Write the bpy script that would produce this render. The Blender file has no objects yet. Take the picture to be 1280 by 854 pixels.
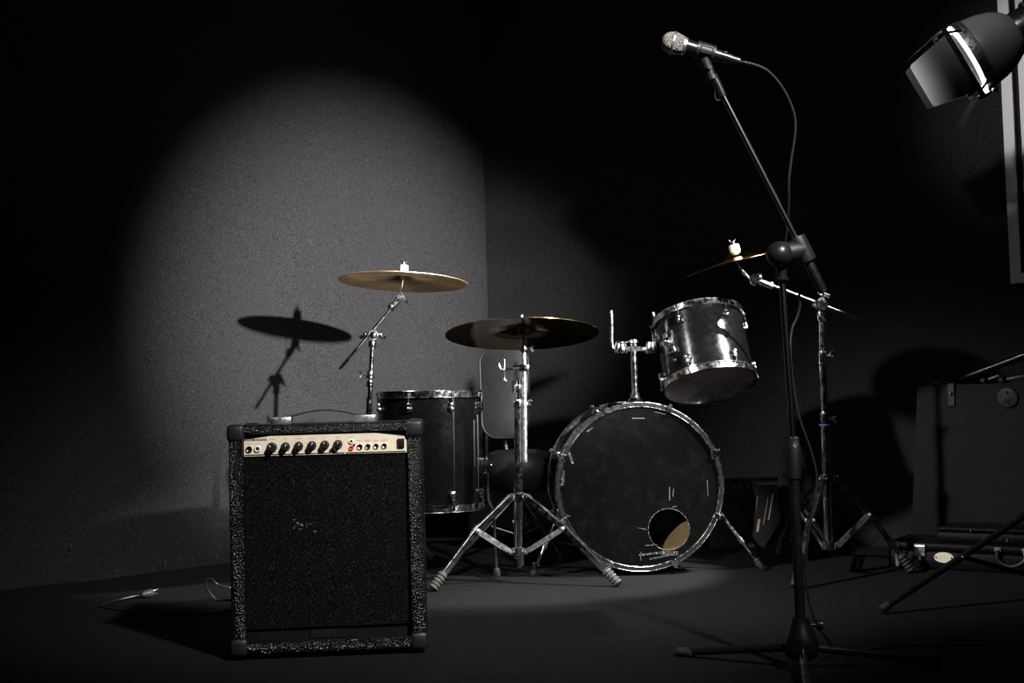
import bpy, bmesh, math, random
from mathutils import Vector as V, Matrix, Quaternion, noise
random.seed(7)
PI = math.pi
scn = bpy.context.scene
C = scn.collection

# ------------------------------------------------------------------ camera
FPX, CAMZ = 1500.0, 0.65
PITCH, ROLL = math.atan(73 / FPX), 0.027
_f = V((0, math.cos(PITCH), math.sin(PITCH)))
_r0, _u0 = V((1, 0, 0)), V((0, -math.sin(PITCH), math.cos(PITCH)))
_r = _r0 * math.cos(ROLL) - _u0 * math.sin(ROLL)
_u = _u0 * math.cos(ROLL) + _r0 * math.sin(ROLL)
CAM = V((0, 0, CAMZ))
cd = bpy.data.cameras.new('camera'); cam = bpy.data.objects.new('camera', cd); C.objects.link(cam)
cd.sensor_width = 36; cd.lens = FPX / 1280 * 36; cd.clip_start = .05
m = Matrix((_r, _u, -_f)).transposed().to_4x4(); m.translation = CAM
cam.matrix_world = m
scn.camera = cam

def ray(px, py): return _f + _r * ((px - 640) / FPX) + _u * ((427 - py) / FPX)
def W(px, py, Y):
    d = ray(px, py); return CAM + d * (Y / d.y)
def F(px, py, z=0.0):
    d = ray(px, py); return CAM + d * ((z - CAMZ) / d.z)
def RP(px, py, P0, N):
    d = ray(px, py); return CAM + d * ((P0 - CAM).dot(N) / d.dot(N))
def idir(dx, dy, dz): return (_r * dx + _u * dy + _f * dz).normalized()   # image right / up / away

# ------------------------------------------------------------------ world, lights, exposure
w = bpy.data.worlds.new('studio_dark'); scn.world = w; w.use_nodes = True
w.node_tree.nodes['Background'].inputs[0].default_value = (.9, .95, 1, 1)
w.node_tree.nodes['Background'].inputs[1].default_value = .0012
vs = scn.view_settings
vs.view_transform = 'Standard'; vs.look = 'None'; vs.exposure = 0.0; vs.gamma = 1.0; vs.use_curve_mapping = False

def spot(name, loc, target, power, size, blend, radius, col=(1, .97, .94)):
    l = bpy.data.lights.new(name, 'SPOT'); l.energy = power; l.spot_size = math.radians(size)
    l.spot_blend = blend; l.shadow_soft_size = radius; l.color = col
    o = bpy.data.objects.new(name, l); C.objects.link(o); o.location = loc
    o.rotation_euler = (V(target) - V(loc)).to_track_quat('-Z', 'Y').to_euler()
    return o
spot('wall_spotlight', (2.2, 1.8, 1.80), (-.70, 5.64, 1.00), 5600, 30, 1.0, .05)
spot('overhead_spotlight', (1.5, .5, 3.1), (-.05, 3.45, .62), 1100, 36, 1.0, .09)
spot('side_spotlight', (-1.9, 2.55, 2.5), (.55, 4.1, .38), 700, 37, 1.0, .08)
spot('window_fill', (-.15, 1.6, 2.7), (1.90, 4.40, 1.85), 330, 16, 1.0, .08)  # added fill, no lamp of the studio: brightens window frame and lamp bowl
spot('cymbal_fill', (-1.5, 1.3, .35), (-.47, 4.78, 1.15), 260, 6.8, .8, .05)  # added narrow fill that lights only the left cymbal's underside
spot('drum_hole_fill', (-.9, -.3, 1.35), (.58, 4.4, .2), 700, 7, .8, .04)  # added narrow fill, aimed to light the inside of the bass drum hole

# ------------------------------------------------------------------ materials
def mat(name, col, rough=.5, metal=0., bump=None, var=None, spec=.5, coat=0., rvar=None, emit=0., sheen=0.):
    """bump=(kind,scale,strength,distance) ; var=(scale,colour2,lo,hi)"""
    m = bpy.data.materials.new(name); m.use_nodes = True
    nt = m.node_tree; b = nt.nodes['Principled BSDF']
    b.inputs['Base Color'].default_value = (*col, 1); b.inputs['Roughness'].default_value = rough
    b.inputs['Metallic'].default_value = metal; b.inputs['Specular IOR Level'].default_value = spec
    b.inputs['Coat Weight'].default_value = coat; b.inputs['Coat Roughness'].default_value = .08
    if sheen: b.inputs['Sheen Weight'].default_value = sheen
    if emit:
        b.inputs['Emission Color'].default_value = (1, .98, .95, 1); b.inputs['Emission Strength'].default_value = emit
    tc = nt.nodes.new('ShaderNodeTexCoord')
    def noise_(scale, detail=4, rough_=.6):
        n = nt.nodes.new('ShaderNodeTexNoise'); n.inputs['Scale'].default_value = scale
        n.inputs['Detail'].default_value = detail; n.inputs['Roughness'].default_value = rough_
        nt.links.new(tc.outputs['Object'], n.inputs['Vector']); return n.outputs['Fac']
    def ramp(fac, lo, hi):
        r = nt.nodes.new('ShaderNodeMapRange'); r.inputs[1].default_value = lo; r.inputs[2].default_value = hi
        nt.links.new(fac, r.inputs[0]); return r.outputs[0]
    if var:
        mx = nt.nodes.new('ShaderNodeMix'); mx.data_type = 'RGBA'
        mx.inputs[6].default_value = (*col, 1); mx.inputs[7].default_value = (*var[1], 1)
        nt.links.new(ramp(noise_(var[0]), var[2], var[3]), mx.inputs[0])
        nt.links.new(mx.outputs[2], b.inputs['Base Color'])
    if rvar:
        r = nt.nodes.new('ShaderNodeMapRange'); r.inputs[1].default_value = .35; r.inputs[2].default_value = .65
        r.inputs[3].default_value = rvar[1]; r.inputs[4].default_value = rvar[2]
        nt.links.new(noise_(rvar[0], 6, .7), r.inputs[0]); nt.links.new(r.outputs[0], b.inputs['Roughness'])
    if bump:
        bp = nt.nodes.new('ShaderNodeBump'); bp.inputs['Strength'].default_value = bump[2]; bp.inputs['Distance'].default_value = bump[3]
        if bump[0] == 'noise': h = noise_(bump[1])
        elif bump[0] == 'voronoi':
            vn = nt.nodes.new('ShaderNodeTexVoronoi'); vn.inputs['Scale'].default_value = bump[1]
            nt.links.new(tc.outputs['Object'], vn.inputs['Vector']); h = vn.outputs['Distance']
        elif bump[0] == 'rings':
            wv = nt.nodes.new('ShaderNodeTexWave'); wv.wave_type = 'RINGS'; wv.rings_direction = 'Z'
            wv.inputs['Scale'].default_value = bump[1]; wv.inputs['Distortion'].default_value = .6
            nt.links.new(tc.outputs['Object'], wv.inputs['Vector']); h = wv.outputs['Fac']
        elif bump[0] == 'weave':
            a = nt.nodes.new('ShaderNodeTexWave'); a.bands_direction = 'X'; a.inputs['Scale'].default_value = bump[1]
            z = nt.nodes.new('ShaderNodeTexWave'); z.bands_direction = 'Z'; z.inputs['Scale'].default_value = bump[1]
            nt.links.new(tc.outputs['Object'], a.inputs['Vector']); nt.links.new(tc.outputs['Object'], z.inputs['Vector'])
            mm = nt.nodes.new('ShaderNodeMath'); mm.operation = 'MULTIPLY'
            nt.links.new(a.outputs['Fac'], mm.inputs[0]); nt.links.new(z.outputs['Fac'], mm.inputs[1]); h = mm.outputs[0]
        nt.links.new(h, bp.inputs['Height']); nt.links.new(bp.outputs[0], b.inputs['Normal'])
    return m

M = {}
M['fabric'] = mat('black_backdrop_fabric', (.005, .005, .0054), .95, bump=('noise', 240, .3, .003), var=(300, (.038, .038, .041), .42, .68), spec=.15)
M['carpet'] = mat('black_floor_cloth', (.004, .004, .0042), .95, bump=('noise', 11, .5, .02), var=(260, (.014, .014, .0148), .46, .68), spec=.12)
M['chrome'] = mat('worn_chrome', (.80, .80, .82), .14, 1., rvar=(60, .06, .24), bump=('noise', 45, .06, .002))
M['steel'] = mat('brushed_steel', (.70, .70, .71), .34, 1., rvar=(80, .22, .5))
M['dullsteel'] = mat('dark_steel', (.30, .30, .31), .22, 1.)
M['shell'] = mat('black_gloss_wrap', (.002, .002, .0023), .2, bump=('noise', 7, .04, .004), var=(70, (.006, .006, .006), .6, .75), rvar=(40, .12, .22), spec=.35)
M['hoopblack'] = mat('black_lacquer_hoop', (.012, .012, .013), .18, rvar=(30, .12, .4), coat=.3)
M['head'] = mat('black_drum_head', (.0018, .0018, .002), .38, var=(22, (.0042, .0042, .0045), .5, .75), rvar=(30, .3, .4), bump=('noise', 5, .04, .004), spec=.06)
M['clearhead'] = mat('smoky_drum_head', (.10, .085, .085), .22, var=(5, (.18, .15, .145), .4, .7), rvar=(7, .2, .42))
M['wood'] = mat('raw_shell_wood', (.56, .40, .20), .6, var=(14, (.44, .30, .14), .4, .65))
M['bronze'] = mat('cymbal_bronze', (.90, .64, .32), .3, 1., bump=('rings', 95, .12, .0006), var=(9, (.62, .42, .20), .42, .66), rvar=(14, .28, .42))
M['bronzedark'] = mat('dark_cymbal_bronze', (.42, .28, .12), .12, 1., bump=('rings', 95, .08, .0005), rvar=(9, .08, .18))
for _k in ('bronze',):
    _nt = M[_k].node_tree; _t = _nt.nodes.new('ShaderNodeTangent'); _t.direction_type = 'RADIAL'; _t.axis = 'Z'
    _b = _nt.nodes['Principled BSDF']; _b.inputs['Anisotropic'].default_value = .75
    _nt.links.new(_t.outputs[0], _b.inputs['Tangent'])
M['felt'] = mat('grey_felt', (.30, .29, .30), .95)
M['tolex'] = mat('black_tolex', (.003, .003, .0034), .28, bump=('voronoi', 240, .9, .004), spec=.45)
M['grille'] = mat('black_grille_cloth', (.003, .0028, .003), .7, bump=('weave', 190, .9, .003), var=(300, (.06, .056, .06), .52, .72), spec=.08)
M['plastic'] = mat('black_plastic', (.008, .008, .0088), .36, rvar=(50, .28, .5))
M['softplastic'] = mat('matte_black_plastic', (.008, .008, .0088), .5)
M['rubber'] = mat('black_rubber', (.02, .02, .02), .65)
M['rubberworn'] = mat('worn_rubber_edge', (.26, .235, .20), .7, var=(80, (.08, .07, .06), .4, .6))
M['cream'] = mat('cream_control_panel', (.80, .70, .55), .42, var=(55, (.66, .55, .41), .5, .85))
M['ink'] = mat('dark_panel_print', (.03, .028, .025), .6)
M['faintink'] = mat('faint_panel_print', (.30, .24, .17), .6)
M['white'] = mat('white_plastic', (.82, .80, .77), .4)
M['red'] = mat('red_plastic', (.65, .06, .05), .4)
M['blackpaint'] = mat('black_painted_metal', (.008, .008, .0088), .28, rvar=(40, .2, .42))
M['greypaint'] = mat('grey_lamp_paint', (.13, .13, .128), .42)
M['greydoor'] = mat('dark_grey_metal_sheet', (.11, .11, .112), .55, bump=('noise', 300, .2, .001))
M['mesh'] = mat('microphone_grille', (.10, .094, .088), .45, .6, bump=('voronoi', 420, 1., .003), var=(900, (.60, .56, .51), .40, .60))
M['vinyl'] = mat('black_vinyl', (.006, .006, .0068), .5, spec=.18, bump=('noise', 14, .25, .01))
M['frame'] = mat('white_painted_frame', (.62, .61, .62), .5)
M['glass'] = mat('dark_window_pane', (.01, .01, .011), .12)
M['opal'] = mat('opal_lamp_glass', (.9, .9, .9), .5, emit=6)
M['tape'] = mat('worn_clear_tape', (.03, .03, .03), .25, var=(120, (.35, .33, .30), .55, .72))
M['scratch'] = mat('scuffed_white_edge', (.06, .058, .055), .6)
M['case'] = mat('black_case_vinyl', (.004, .004, .0044), .42, bump=('voronoi', 320, .5, .002), spec=.12)
M['brasslabel'] = mat('cream_oval_badge', (.86, .80, .66), .4, var=(60, (.7, .62, .48), .5, .8))
M['cable'] = mat('black_cable', (.02, .02, .021), .3)
M['plug'] = mat('grey_plug', (.05, .05, .06), .45)
M['panel'] = mat('dark_mixer_panel', (.008, .008, .0088), .35)
M['copper'] = mat('tan_strip', (.45, .34, .27), .4)
M['blue'] = mat('dull_blue_plastic', (.08, .10, .35), .4)

# ------------------------------------------------------------------ mesh helpers
def frame_of(axis, hint=V((0, 0, 1))):
    z = axis.normalized()
    if abs(z.dot(hint)) > .97: hint = V((1, 0, 0))
    x = hint.cross(z).normalized(); y = z.cross(x)
    return Matrix((x, y, z)).transposed()          # columns x y z

class MB:
    def __init__(s): s.bm = bmesh.new()
    def ring(s, c, R, r, n, ry=None):
        return [s.bm.verts.new(c + R @ V((math.cos(2*PI*i/n)*r, math.sin(2*PI*i/n)*(ry or r), 0))) for i in range(n)]
    def skin(s, a, b):
        n = len(a)
        for i in range(n):
            try: s.bm.faces.new((a[i], a[(i+1) % n], b[(i+1) % n], b[i]))
            except ValueError: pass
    def tube(s, pts, r, n=12, caps=True, closed=False):
        pts = [V(p) for p in pts]; k = len(pts)
        rs = r if isinstance(r, (list, tuple)) else [r]*k
        rings = []; prev = None
        for i, p in enumerate(pts):
            if closed: t = pts[(i+1) % k] - pts[i-1]
            else: t = (pts[min(i+1, k-1)] - pts[max(i-1, 0)])
            t = t.normalized()
            if prev is None: R = frame_of(t)
            else:
                q = prev[0].rotation_difference(t); R = q.to_matrix() @ prev[1]
            prev = (t, R)
            rings.append(s.ring(p, R, rs[i], n))
        for a, b in zip(rings, rings[1:]): s.skin(a, b)
        if closed: s.skin(rings[-1], rings[0])
        elif caps:
            s.bm.faces.new(list(reversed(rings[0]))); s.bm.faces.new(rings[-1])
        return s
    def lathe(s, prof, o, axis, n=32, closed=False, hint=V((0, 0, 1))):
        o = V(o); ax = V(axis).normalized(); R = frame_of(ax, hint)
        rings = []
        for r, h in prof:
            c = o + ax * h
            rings.append([s.bm.verts.new(c)] if r < 1e-6 else s.ring(c, R, r, n))
        prs = list(zip(rings, rings[1:]))
        if closed: prs.append((rings[-1], rings[0]))
        for a, b in prs:
            if len(a) == 1 and len(b) == 1: continue
            if len(a) == 1:
                for i in range(n): s.bm.faces.new((a[0], b[(i+1) % n], b[i]))
            elif len(b) == 1:
                for i in range(n): s.bm.faces.new((a[i], a[(i+1) % n], b[0]))
            else: s.skin(a, b)
        return s
    def ball(s, c, r, axis=(0, 0, 1), sq=1., n=20):
        k = n // 2
        return s.lathe([(r*math.sin(PI*i/k) if 0 < i < k else 0, -sq*r*math.cos(PI*i/k)) for i in range(k+1)], c, axis, n)
    def box(s, c, size, R=None, bevel=0, seg=2):
        b = bmesh.new(); bmesh.ops.create_cube(b, size=1)
        bmesh.ops.scale(b, vec=size, verts=b.verts)
        if bevel: bmesh.ops.bevel(b, geom=b.edges[:], offset=bevel, segments=seg, affect='EDGES', profile=.5)
        T = (R.to_4x4() if R else Matrix.Identity(4)); T = Matrix.Translation(V(c)) @ T
        bmesh.ops.transform(b, matrix=T, verts=b.verts)
        me = bpy.data.meshes.new('t'); b.to_mesh(me); b.free(); s.bm.from_mesh(me); bpy.data.meshes.remove(me)
        return s
    def bar(s, a, b, wd, th, side, bevel=0):
        """flat bar from a to b; th measured along side"""
        a, b = V(a), V(b); z = (b-a).normalized(); y = (V(side) - z*V(side).dot(z)).normalized(); x = y.cross(z)
        return s.box((a+b)/2, (wd, th, (b-a).length), Matrix((x, y, z)).transposed(), bevel, 1)
    def prism(s, poly, o, X, Y, t):
        """polygon in plane (X,Y) at o, thickened by vector t"""
        o, X, Y, t = V(o), V(X), V(Y), V(t)
        a = [s.bm.verts.new(o + X*p[0] + Y*p[1]) for p in poly]; b = [s.bm.verts.new(v.co + t) for v in a]
        s.bm.faces.new(a); s.bm.faces.new(list(reversed(b))); s.skin(b, a); return s
    def build(s, name, mt, parent=None, base=None, smooth=35):
        bm = s.bm
        bmesh.ops.recalc_face_normals(bm, faces=bm.faces)
        if base is not None: bmesh.ops.translate(bm, vec=-V(base), verts=bm.verts)
        me = bpy.data.meshes.new(name); bm.to_mesh(me); bm.free()
        me.materials.append(M[mt] if isinstance(mt, str) else mt)
        if smooth:
            me.shade_smooth(); me.set_sharp_from_angle(angle=math.radians(smooth))
        o = bpy.data.objects.new(name, me); C.objects.link(o)
        if parent: o.parent = parent
        elif base is not None: o.location = base
        return o

def tag(o, label=None, cat=None, group=None, kind=None):
    for k, v in (('label', label), ('category', cat), ('group', group), ('kind', kind)):
        if v: o[k] = v
    return o
class Thing:
    def __init__(s, name, base, label, cat, group=None):
        s.base = V(base); s.o = bpy.data.objects.new(name, None); C.objects.link(s.o); s.o.location = s.base
        s.o.empty_display_size = .05; tag(s.o, label, cat, group)
    def part(s, name, mb, mt, parent=None, smooth=35, label=None):
        o = mb.build(name, mt, parent or s.o, s.base, smooth)
        if label: o['label'] = label
        return o
def bez(pts, n=10):
    """catmull-rom through points"""
    pts = [V(p) for p in pts]; out = []
    for i in range(len(pts)-1):
        p0, p1, p2, p3 = pts[max(i-1, 0)], pts[i], pts[i+1], pts[min(i+2, len(pts)-1)]
        for k in range(n):
            t = k/n
            out.append(.5*((2*p1) + (p2-p0)*t + (2*p0-5*p1+4*p2-p3)*t*t + (3*p1-p0-3*p2+p3)*t**3))
    out.append(pts[-1]); return out

# ------------------------------------------------------------------ setting
CORNER = V((-.118, 6.24, 0))
TL = V((.707, .707, 0)).normalized(); NL = V((TL.y, -TL.x, 0))      # left wall tangent / normal into room
TB = V((.80, -.60, 0)).normalized(); NB = V((-abs(TB.y), -TB.x, 0)).normalized()
def wall(name, p0, p1, nrm, H=3.6, fold=None):
    mb = MB(); L = (p1-p0).length; t = (p1-p0)/L; nx, nz = int(L/.04), 60
    def off(a, z):
        d = .010*noise.noise(V((a*1.3, z*.35, 3.1))) + .004*noise.noise(V((a*4, z*.8, 9)))
        for f, amp, wd in (fold or ()):
            d += amp*math.exp(-((a-f-.02*math.sin(z*2))/wd)**2) * (.45+.55*noise.noise(V((z*1.1, f, 2))))
        return d
    g = [[mb.bm.verts.new(p0 + t*(L*i/nx) + V((0, 0, H*j/nz)) + nrm*off(L*i/nx, H*j/nz)) for j in range(nz+1)] for i in range(nx+1)]
    b = [[mb.bm.verts.new(p0 + t*(L*i) - nrm*.12 + V((0, 0, H*j))) for j in (0, 1)] for i in (0, 1)]
    for i in range(nx):
        for j in range(nz): mb.bm.faces.new((g[i][j], g[i+1][j], g[i+1][j+1], g[i][j+1]))
    mb.bm.faces.new((b[0][0], b[0][1], b[1][1], b[1][0]))
    return tag(mb.build(name, 'fabric'), kind='structure')
mb = MB(); mb.box((.5, 3.0, -.05), (11, 11, .1)); flo = tag(mb.build('floor', 'carpet', smooth=0), kind='structure')
LW0 = CORNER - TL*4.6
def along(px):      # distance along the left wall for a pixel column (y=400)
    p = RP(px, 400, CORNER, NL); return (p - LW0).dot(TL)
wl = wall('wall_left', LW0, CORNER, NL, fold=((along(432), .016, .03), (along(452), -.010, .04), (along(520), .008, .10), (along(250), .01, .12)))
wb = wall('wall_back', CORNER, CORNER + TB*4.6, NB, fold=((1.0, .012, .08), (2.2, .014, .1)))

# turned-up hem of the floor cloth along the left wall, with staples
mb = MB(); top = []
xs = [-60, 20, 60, 100, 130, 160, 200, 240, 285, 330, 400, 480, 560]
ys = [748, 737, 731, 722, 712, 709, 711, 702, 697, 695, 692, 688, 680]
for x, y in zip(xs, ys): top.append(RP(x, y, CORNER, NL))
top = bez(top, 6); lo = [V((p.x, p.y, 0.0)) + NL*.05 for p in top]
A = [mb.bm.verts.new(p + NL*.016) for p in top]; A2 = [mb.bm.verts.new(p + NL*.024 - V((0, 0, .004))) for p in top]
B = [mb.bm.verts.new(p) for p in lo]; A3 = [mb.bm.verts.new(p - NL*.02) for p in top]
for i in range(len(A)-1):
    mb.bm.faces.new((A3[i], A3[i+1], A[i+1], A[i])); mb.bm.faces.new((A[i], A[i+1], A2[i+1], A2[i])); mb.bm.faces.new((A2[i], A2[i+1], B[i+1], B[i]))
mb.build('cloth_hem', 'fabric', wl)
for x, y in ((141, 715), (187, 713), (201, 705), (235, 701), (265, 698), (84, 684)):
    p = RP(x, y, CORNER, NL) + NL*.03
    MB().bar(p, p + V((.004, 0, .016)), .003, .003, NL).build('staple', 'scratch', wl)

# white framed window on the back wall
def bwp(px, py, off=0): return RP(px, py, CORNER + NB*off, NB)
corner_o = bwp(1265, 355, .03); corner_i = bwp(1277.5, 338, .03)
fw = (corner_i - corner_o).dot(TB); X, Z = TB, V((0, 0, 1))
win = bpy.data.objects.new('window_1', None); C.objects.link(win); win.location = corner_o; tag(win, kind='structure')
WW, WH = 1.1, 1.5
def wpart(name, poly, off, t, mt):
    return MB().prism(poly, corner_o + NB*off, X, Z, NB*t).build(name, mt, win, corner_o, 0)
for k, poly in enumerate(([(0, 0), (fw, fw), (fw, WH-fw), (0, WH)], [(0, 0), (WW, 0), (WW-fw, fw), (fw, fw)],
                          [(WW, 0), (WW, WH), (WW-fw, WH-fw), (WW-fw, fw)], [(0, WH), (fw, WH-fw), (WW-fw, WH-fw), (WW, WH)])):
    fo = wpart('window_frame', poly, -.03, .05, 'frame')
    q = [V(p) for p in poly]; inn = [p for p in poly]
g2 = fw*.16
wpart('window_frame', [(fw-g2, fw), (fw+.004, fw), (fw+.004, WH-fw), (fw-g2, WH-fw)], .02, .012, 'frame')
wpart('window_frame', [(fw+.022, fw), (fw+.05, fw), (fw+.05, WH-fw), (fw+.022, WH-fw)], -.03, .035, 'frame')
wpart('pane', [(fw, fw), (WW-fw, fw), (WW-fw, WH-fw), (fw, WH-fw)], -.03, .006, 'glass')

# ------------------------------------------------------------------ bass amplifier
p0, p1 = F(289, 827.5), F(534, 817.5)
AX = (p1-p0).normalized(); AY = V((-AX.y, AX.x, 0)); AW = (p1-p0).length; AH, AD = 0, .29
AH = RP(284, 533, p0, -AY).z
T = Thing('combo_amplifier', (p0+p1)/2, 'black combo amplifier with cream control panel standing on the dark floor', 'amplifier')
AR = Matrix((AX, AY, V((0, 0, 1)))).transposed()
def A_(x, y, z): return p0 + AX*x + AY*y + V((0, 0, z))
def abox(mb, x0, x1, y0, y1, z0, z1, bv=0, seg=2):
    return mb.box(A_((x0+x1)/2, (y0+y1)/2, (z0+z1)/2), (x1-x0, y1-y0, z1-z0), AR, bv, seg)
bd = .040; RC = .034
mb = MB(); zf = .014
abox(mb, 0, AW, RC, AD, zf, AH, .012)
abox(mb, 0, bd, 0, RC+.02, zf, AH, .010); abox(mb, AW-bd, AW, 0, RC+.02, zf, AH, .010)
abox(mb, 0, AW, 0, RC+.02, AH-.024, AH, .008); abox(mb, 0, AW, 0, RC+.02, zf, zf+.032, .010)
T.part('cabinet', mb, 'tolex')
for x in (0, AW):
    for y in (0, AD):
        for z in (zf, AH):
            sx, sy, sz = (1 if x == 0 else -1), (1 if y == 0 else -1), (1 if z == zf else -1)
            mb = MB(); e = .0035; L = .046
            mb.box(A_(x + sx*(L/2-e), y + sy*(.016-e), z + sz*(L/2-e)), (L, .034, L), AR, .011, 3)
            T.part('corner_protector', mb, 'softplastic')
for x in (.06, AW-.06):
    for y in (.05, AD-.05): T.part('rubber_foot', MB().lathe([(0, 0), (.016, 0), (.019, .015), (0, .015)], A_(x, y, 0), (0, 0, 1), 14), 'rubber')
N_A = -AY; PO = A_(0, .010, 0)
def ap(px, py): # pixel on the control panel plane -> local x,z
    q = RP(px, py, PO, N_A) - p0; return q.dot(AX), q.z
corners = [ap(302, 571), ap(302, 551), ap(338, 545), ap(466, 541), ap(508, 545.5), ap(509, 565.5)]
mb = MB(); mb.prism(corners, A_(0, .010, 0), AX, V((0, 0, 1)), AY*.004)
pan = T.part('control_panel', mb, 'cream', smooth=0, label='cream metal control panel')
mb = MB(); abox(mb, bd-.005, AW-bd+.005, .016, .04, corners[0][1]-.008, AH-.02); T.part('panel_backing', mb, 'plastic', smooth=0)
def aknob(px, py, big=False, tilt=0):
    x, z = ap(px, py); c = A_(x, .010, z); k = 1.12 if big else 1
    mb = MB(); mb.lathe([(0, 0), (.0118*k, 0), (.0118*k, .003), (.0098*k, .005), (.0088*k, .016), (.0078*k, .0175), (0, .0175)], c, N_A, 18)
    o = T.part('knob', mb, 'plastic', pan)
    up = V((0, 0, 1))*math.cos(tilt) + AX*math.sin(tilt)
    T.part('pointer', MB().bar(c + N_A*.0178 + up*.002, c + N_A*.0178 + up*.008, .0016, .0008, N_A), 'white', pan, 0)
aknob(340, 559.5, True, -.7)
for px, py, tl in ((357, 558.5, .5), (373.5, 557.8, .45), (390, 557, .4), (406, 556.3, -.1), (422.5, 555.6, .15)): aknob(px, py, False, tl)
def jack(px, py, r, mt, core='plastic'):
    x, z = ap(px, py); c = A_(x, .010, z)
    o = T.part('jack', MB().lathe([(r*.55, -.002), (r*.55, .004), (r*.8, .005), (r, .003), (r, 0)], c, N_A, 16), mt, pan)
    T.part('jack_hole', MB().lathe([(0, 0), (r*.55, 0), (r*.55, .001), (0, .001)], c, N_A, 12), core, pan)
jack(311.6, 561.8, .0085, 'chrome'); jack(322, 561.3, .0085, 'white')
jack(439, 552.0, .0062, 'white', 'ink'); jack(439, 560.2, .0062, 'red', 'red')
for px, py in ((450, 558.3), (460, 557.9), (470.2, 557.5), (480.5, 557.2)): jack(px, py, .0075, 'chrome')
for px, py, r in ((414.6, 562.5, .0042), (442.8, 556, .0028)):
    x, z = ap(px, py); T.part('push_button', MB().lathe([(r, 0), (r, .005), (0, .006)], A_(x, .010, z), N_A, 10), 'plastic', pan)
x, z = ap(501, 554); mb = MB(); mb.box(A_(x, .008, z), (.018, .008, .024), AR, .0015, 1)
T.part('power_switch', mb, 'plastic', pan)
mb = MB(); mb.box(A_(x, .0035, z+.001), (.011, .003, .016), Matrix.Rotation(.15, 3, AX) @ AR, .001, 1); T.part('switch_rocker', mb, 'softplastic', pan)
mb = MB()
def dash(mb, xa, xb, py, hpx, y=.0095):
    a = ap(xa, py); b = ap(xb, py - (xb-xa)*.027); h = hpx/505
    mb.prism([(a[0], a[1]-h/2), (b[0], b[1]-h/2), (b[0], b[1]+h/2), (a[0], a[1]+h/2)], A_(0, y, 0), AX, V((0, 0, 1)), AY*.001)
dash(mb, 305.5, 333, 550.3, 2.3)
for a, b in ((306, 348.5), (350, 413), (414.5, 430.5), (432, 507)): dash(mb, a, b, 569.4 - (a-306)*.0245, 1.6)
T.part('panel_stripe', mb, 'ink', pan, 0)
mb = MB()
for cx, cy, wd in ((311.6, 555.5, 8), (322, 555.2, 6), (341, 549.3, 7.5), (357, 549, 5), (373.5, 548.6, 9), (390, 548.2, 9), (406, 547.4, 4.5), (422.5, 546.8, 6),
                   (439, 546.6, 7), (450, 550.8, 7.5), (460, 550.6, 7), (470.2, 550.3, 6), (480.5, 549.8, 6), (460, 552.3, 5), (470, 552.1, 7), (480, 551.7, 8), (501, 545.5, 6), (501, 561.7, 6)):
    k = max(2, int(wd/2))
    for i in range(k):
        a = cx - wd/2 + wd*i/k; dash(mb, a, a + wd/k*.62, cy - (wd*i/k)*.02, .75)
for px, py in ((340, 559), (357, 558), (373.5, 557.3), (390, 556.5), (406, 556), (422.5, 555.2)):
    for an in range(-140, 141, 35):
        rr = 7.6; a = math.radians(an); cx, cy = px + rr*math.sin(a), py - rr*math.cos(a)
        dash(mb, cx-.3, cx+.3, cy, .6)
T.part('panel_lettering', mb, 'faintink', pan, 0)['kind'] = 'stuff'
x, z = ap(319, 550.0); mb = MB()
for i in range(11):
    if i in (4,): continue
    dash(mb, 307 + i*2.3, 308.5 + i*2.3, 550.2 - i*.06, .9, .0090)
T.part('badge_lettering', mb, 'cream', pan, 0)['kind'] = 'stuff'
zt = corners[0][1]-.006; zb = .075
mb = MB(); abox(mb, bd-.004, AW-bd+.004, .018, .03, zb, zt, .002, 1); T.part('grille_cloth', mb, 'grille')
mb = MB(); abox(mb, bd, AW-bd, .026, .05, zf+.03, zb); T.part('port_slot', mb, 'vinyl', smooth=0)
mb = MB(); abox(mb, AW*.40, AW*.58, .022, .03, zf+.034, zb-.006); T.part('slot_divider', mb, 'plastic', smooth=0)
# scuffs on cabinet
mb = MB()
for i in range(24):
    x = random.uniform(.02, AW-.02); z = zf + random.uniform(.002, .03); mb.box(A_(x, .0006, z), (random.uniform(.002, .009), .0015, random.uniform(.001, .003)), AR)
for i in range(14):
    x = random.gauss(.19, .02); z = random.gauss(.335, .012); mb.box(A_(x, .0176, z), (random.uniform(.002, .006), .0015, random.uniform(.001, .003)), AR)
o = T.part('scuff_mark', mb, 'faintink', smooth=0); o['kind'] = 'stuff'
# handle
hy = AD*.45
xl, xr = (RP(352, 527, A_(0, hy, 0), N_A)-p0).dot(AX), (RP(457, 524, A_(0, hy, 0), N_A)-p0).dot(AX)
hd = None
pts = [(xl + (xr-xl)*i/14, AH + .012 + .022*math.sin(PI*i/14)) for i in range(15)]
mb = MB()
for (xa, za), (xb, zb_) in zip(pts, pts[1:]): mb.bar(A_(xa, hy, za), A_(xb, hy, zb_), .026, .004, V((0, 0, 1)))
hd = T.part('handle', mb, 'softplastic')
for x in (xl, xr):
    mb = MB(); mb.box(A_(x, hy, AH + .009), (.056, .036, .020), AR, .004, 2); T.part('handle_cap', mb, 'steel', hd)

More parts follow.
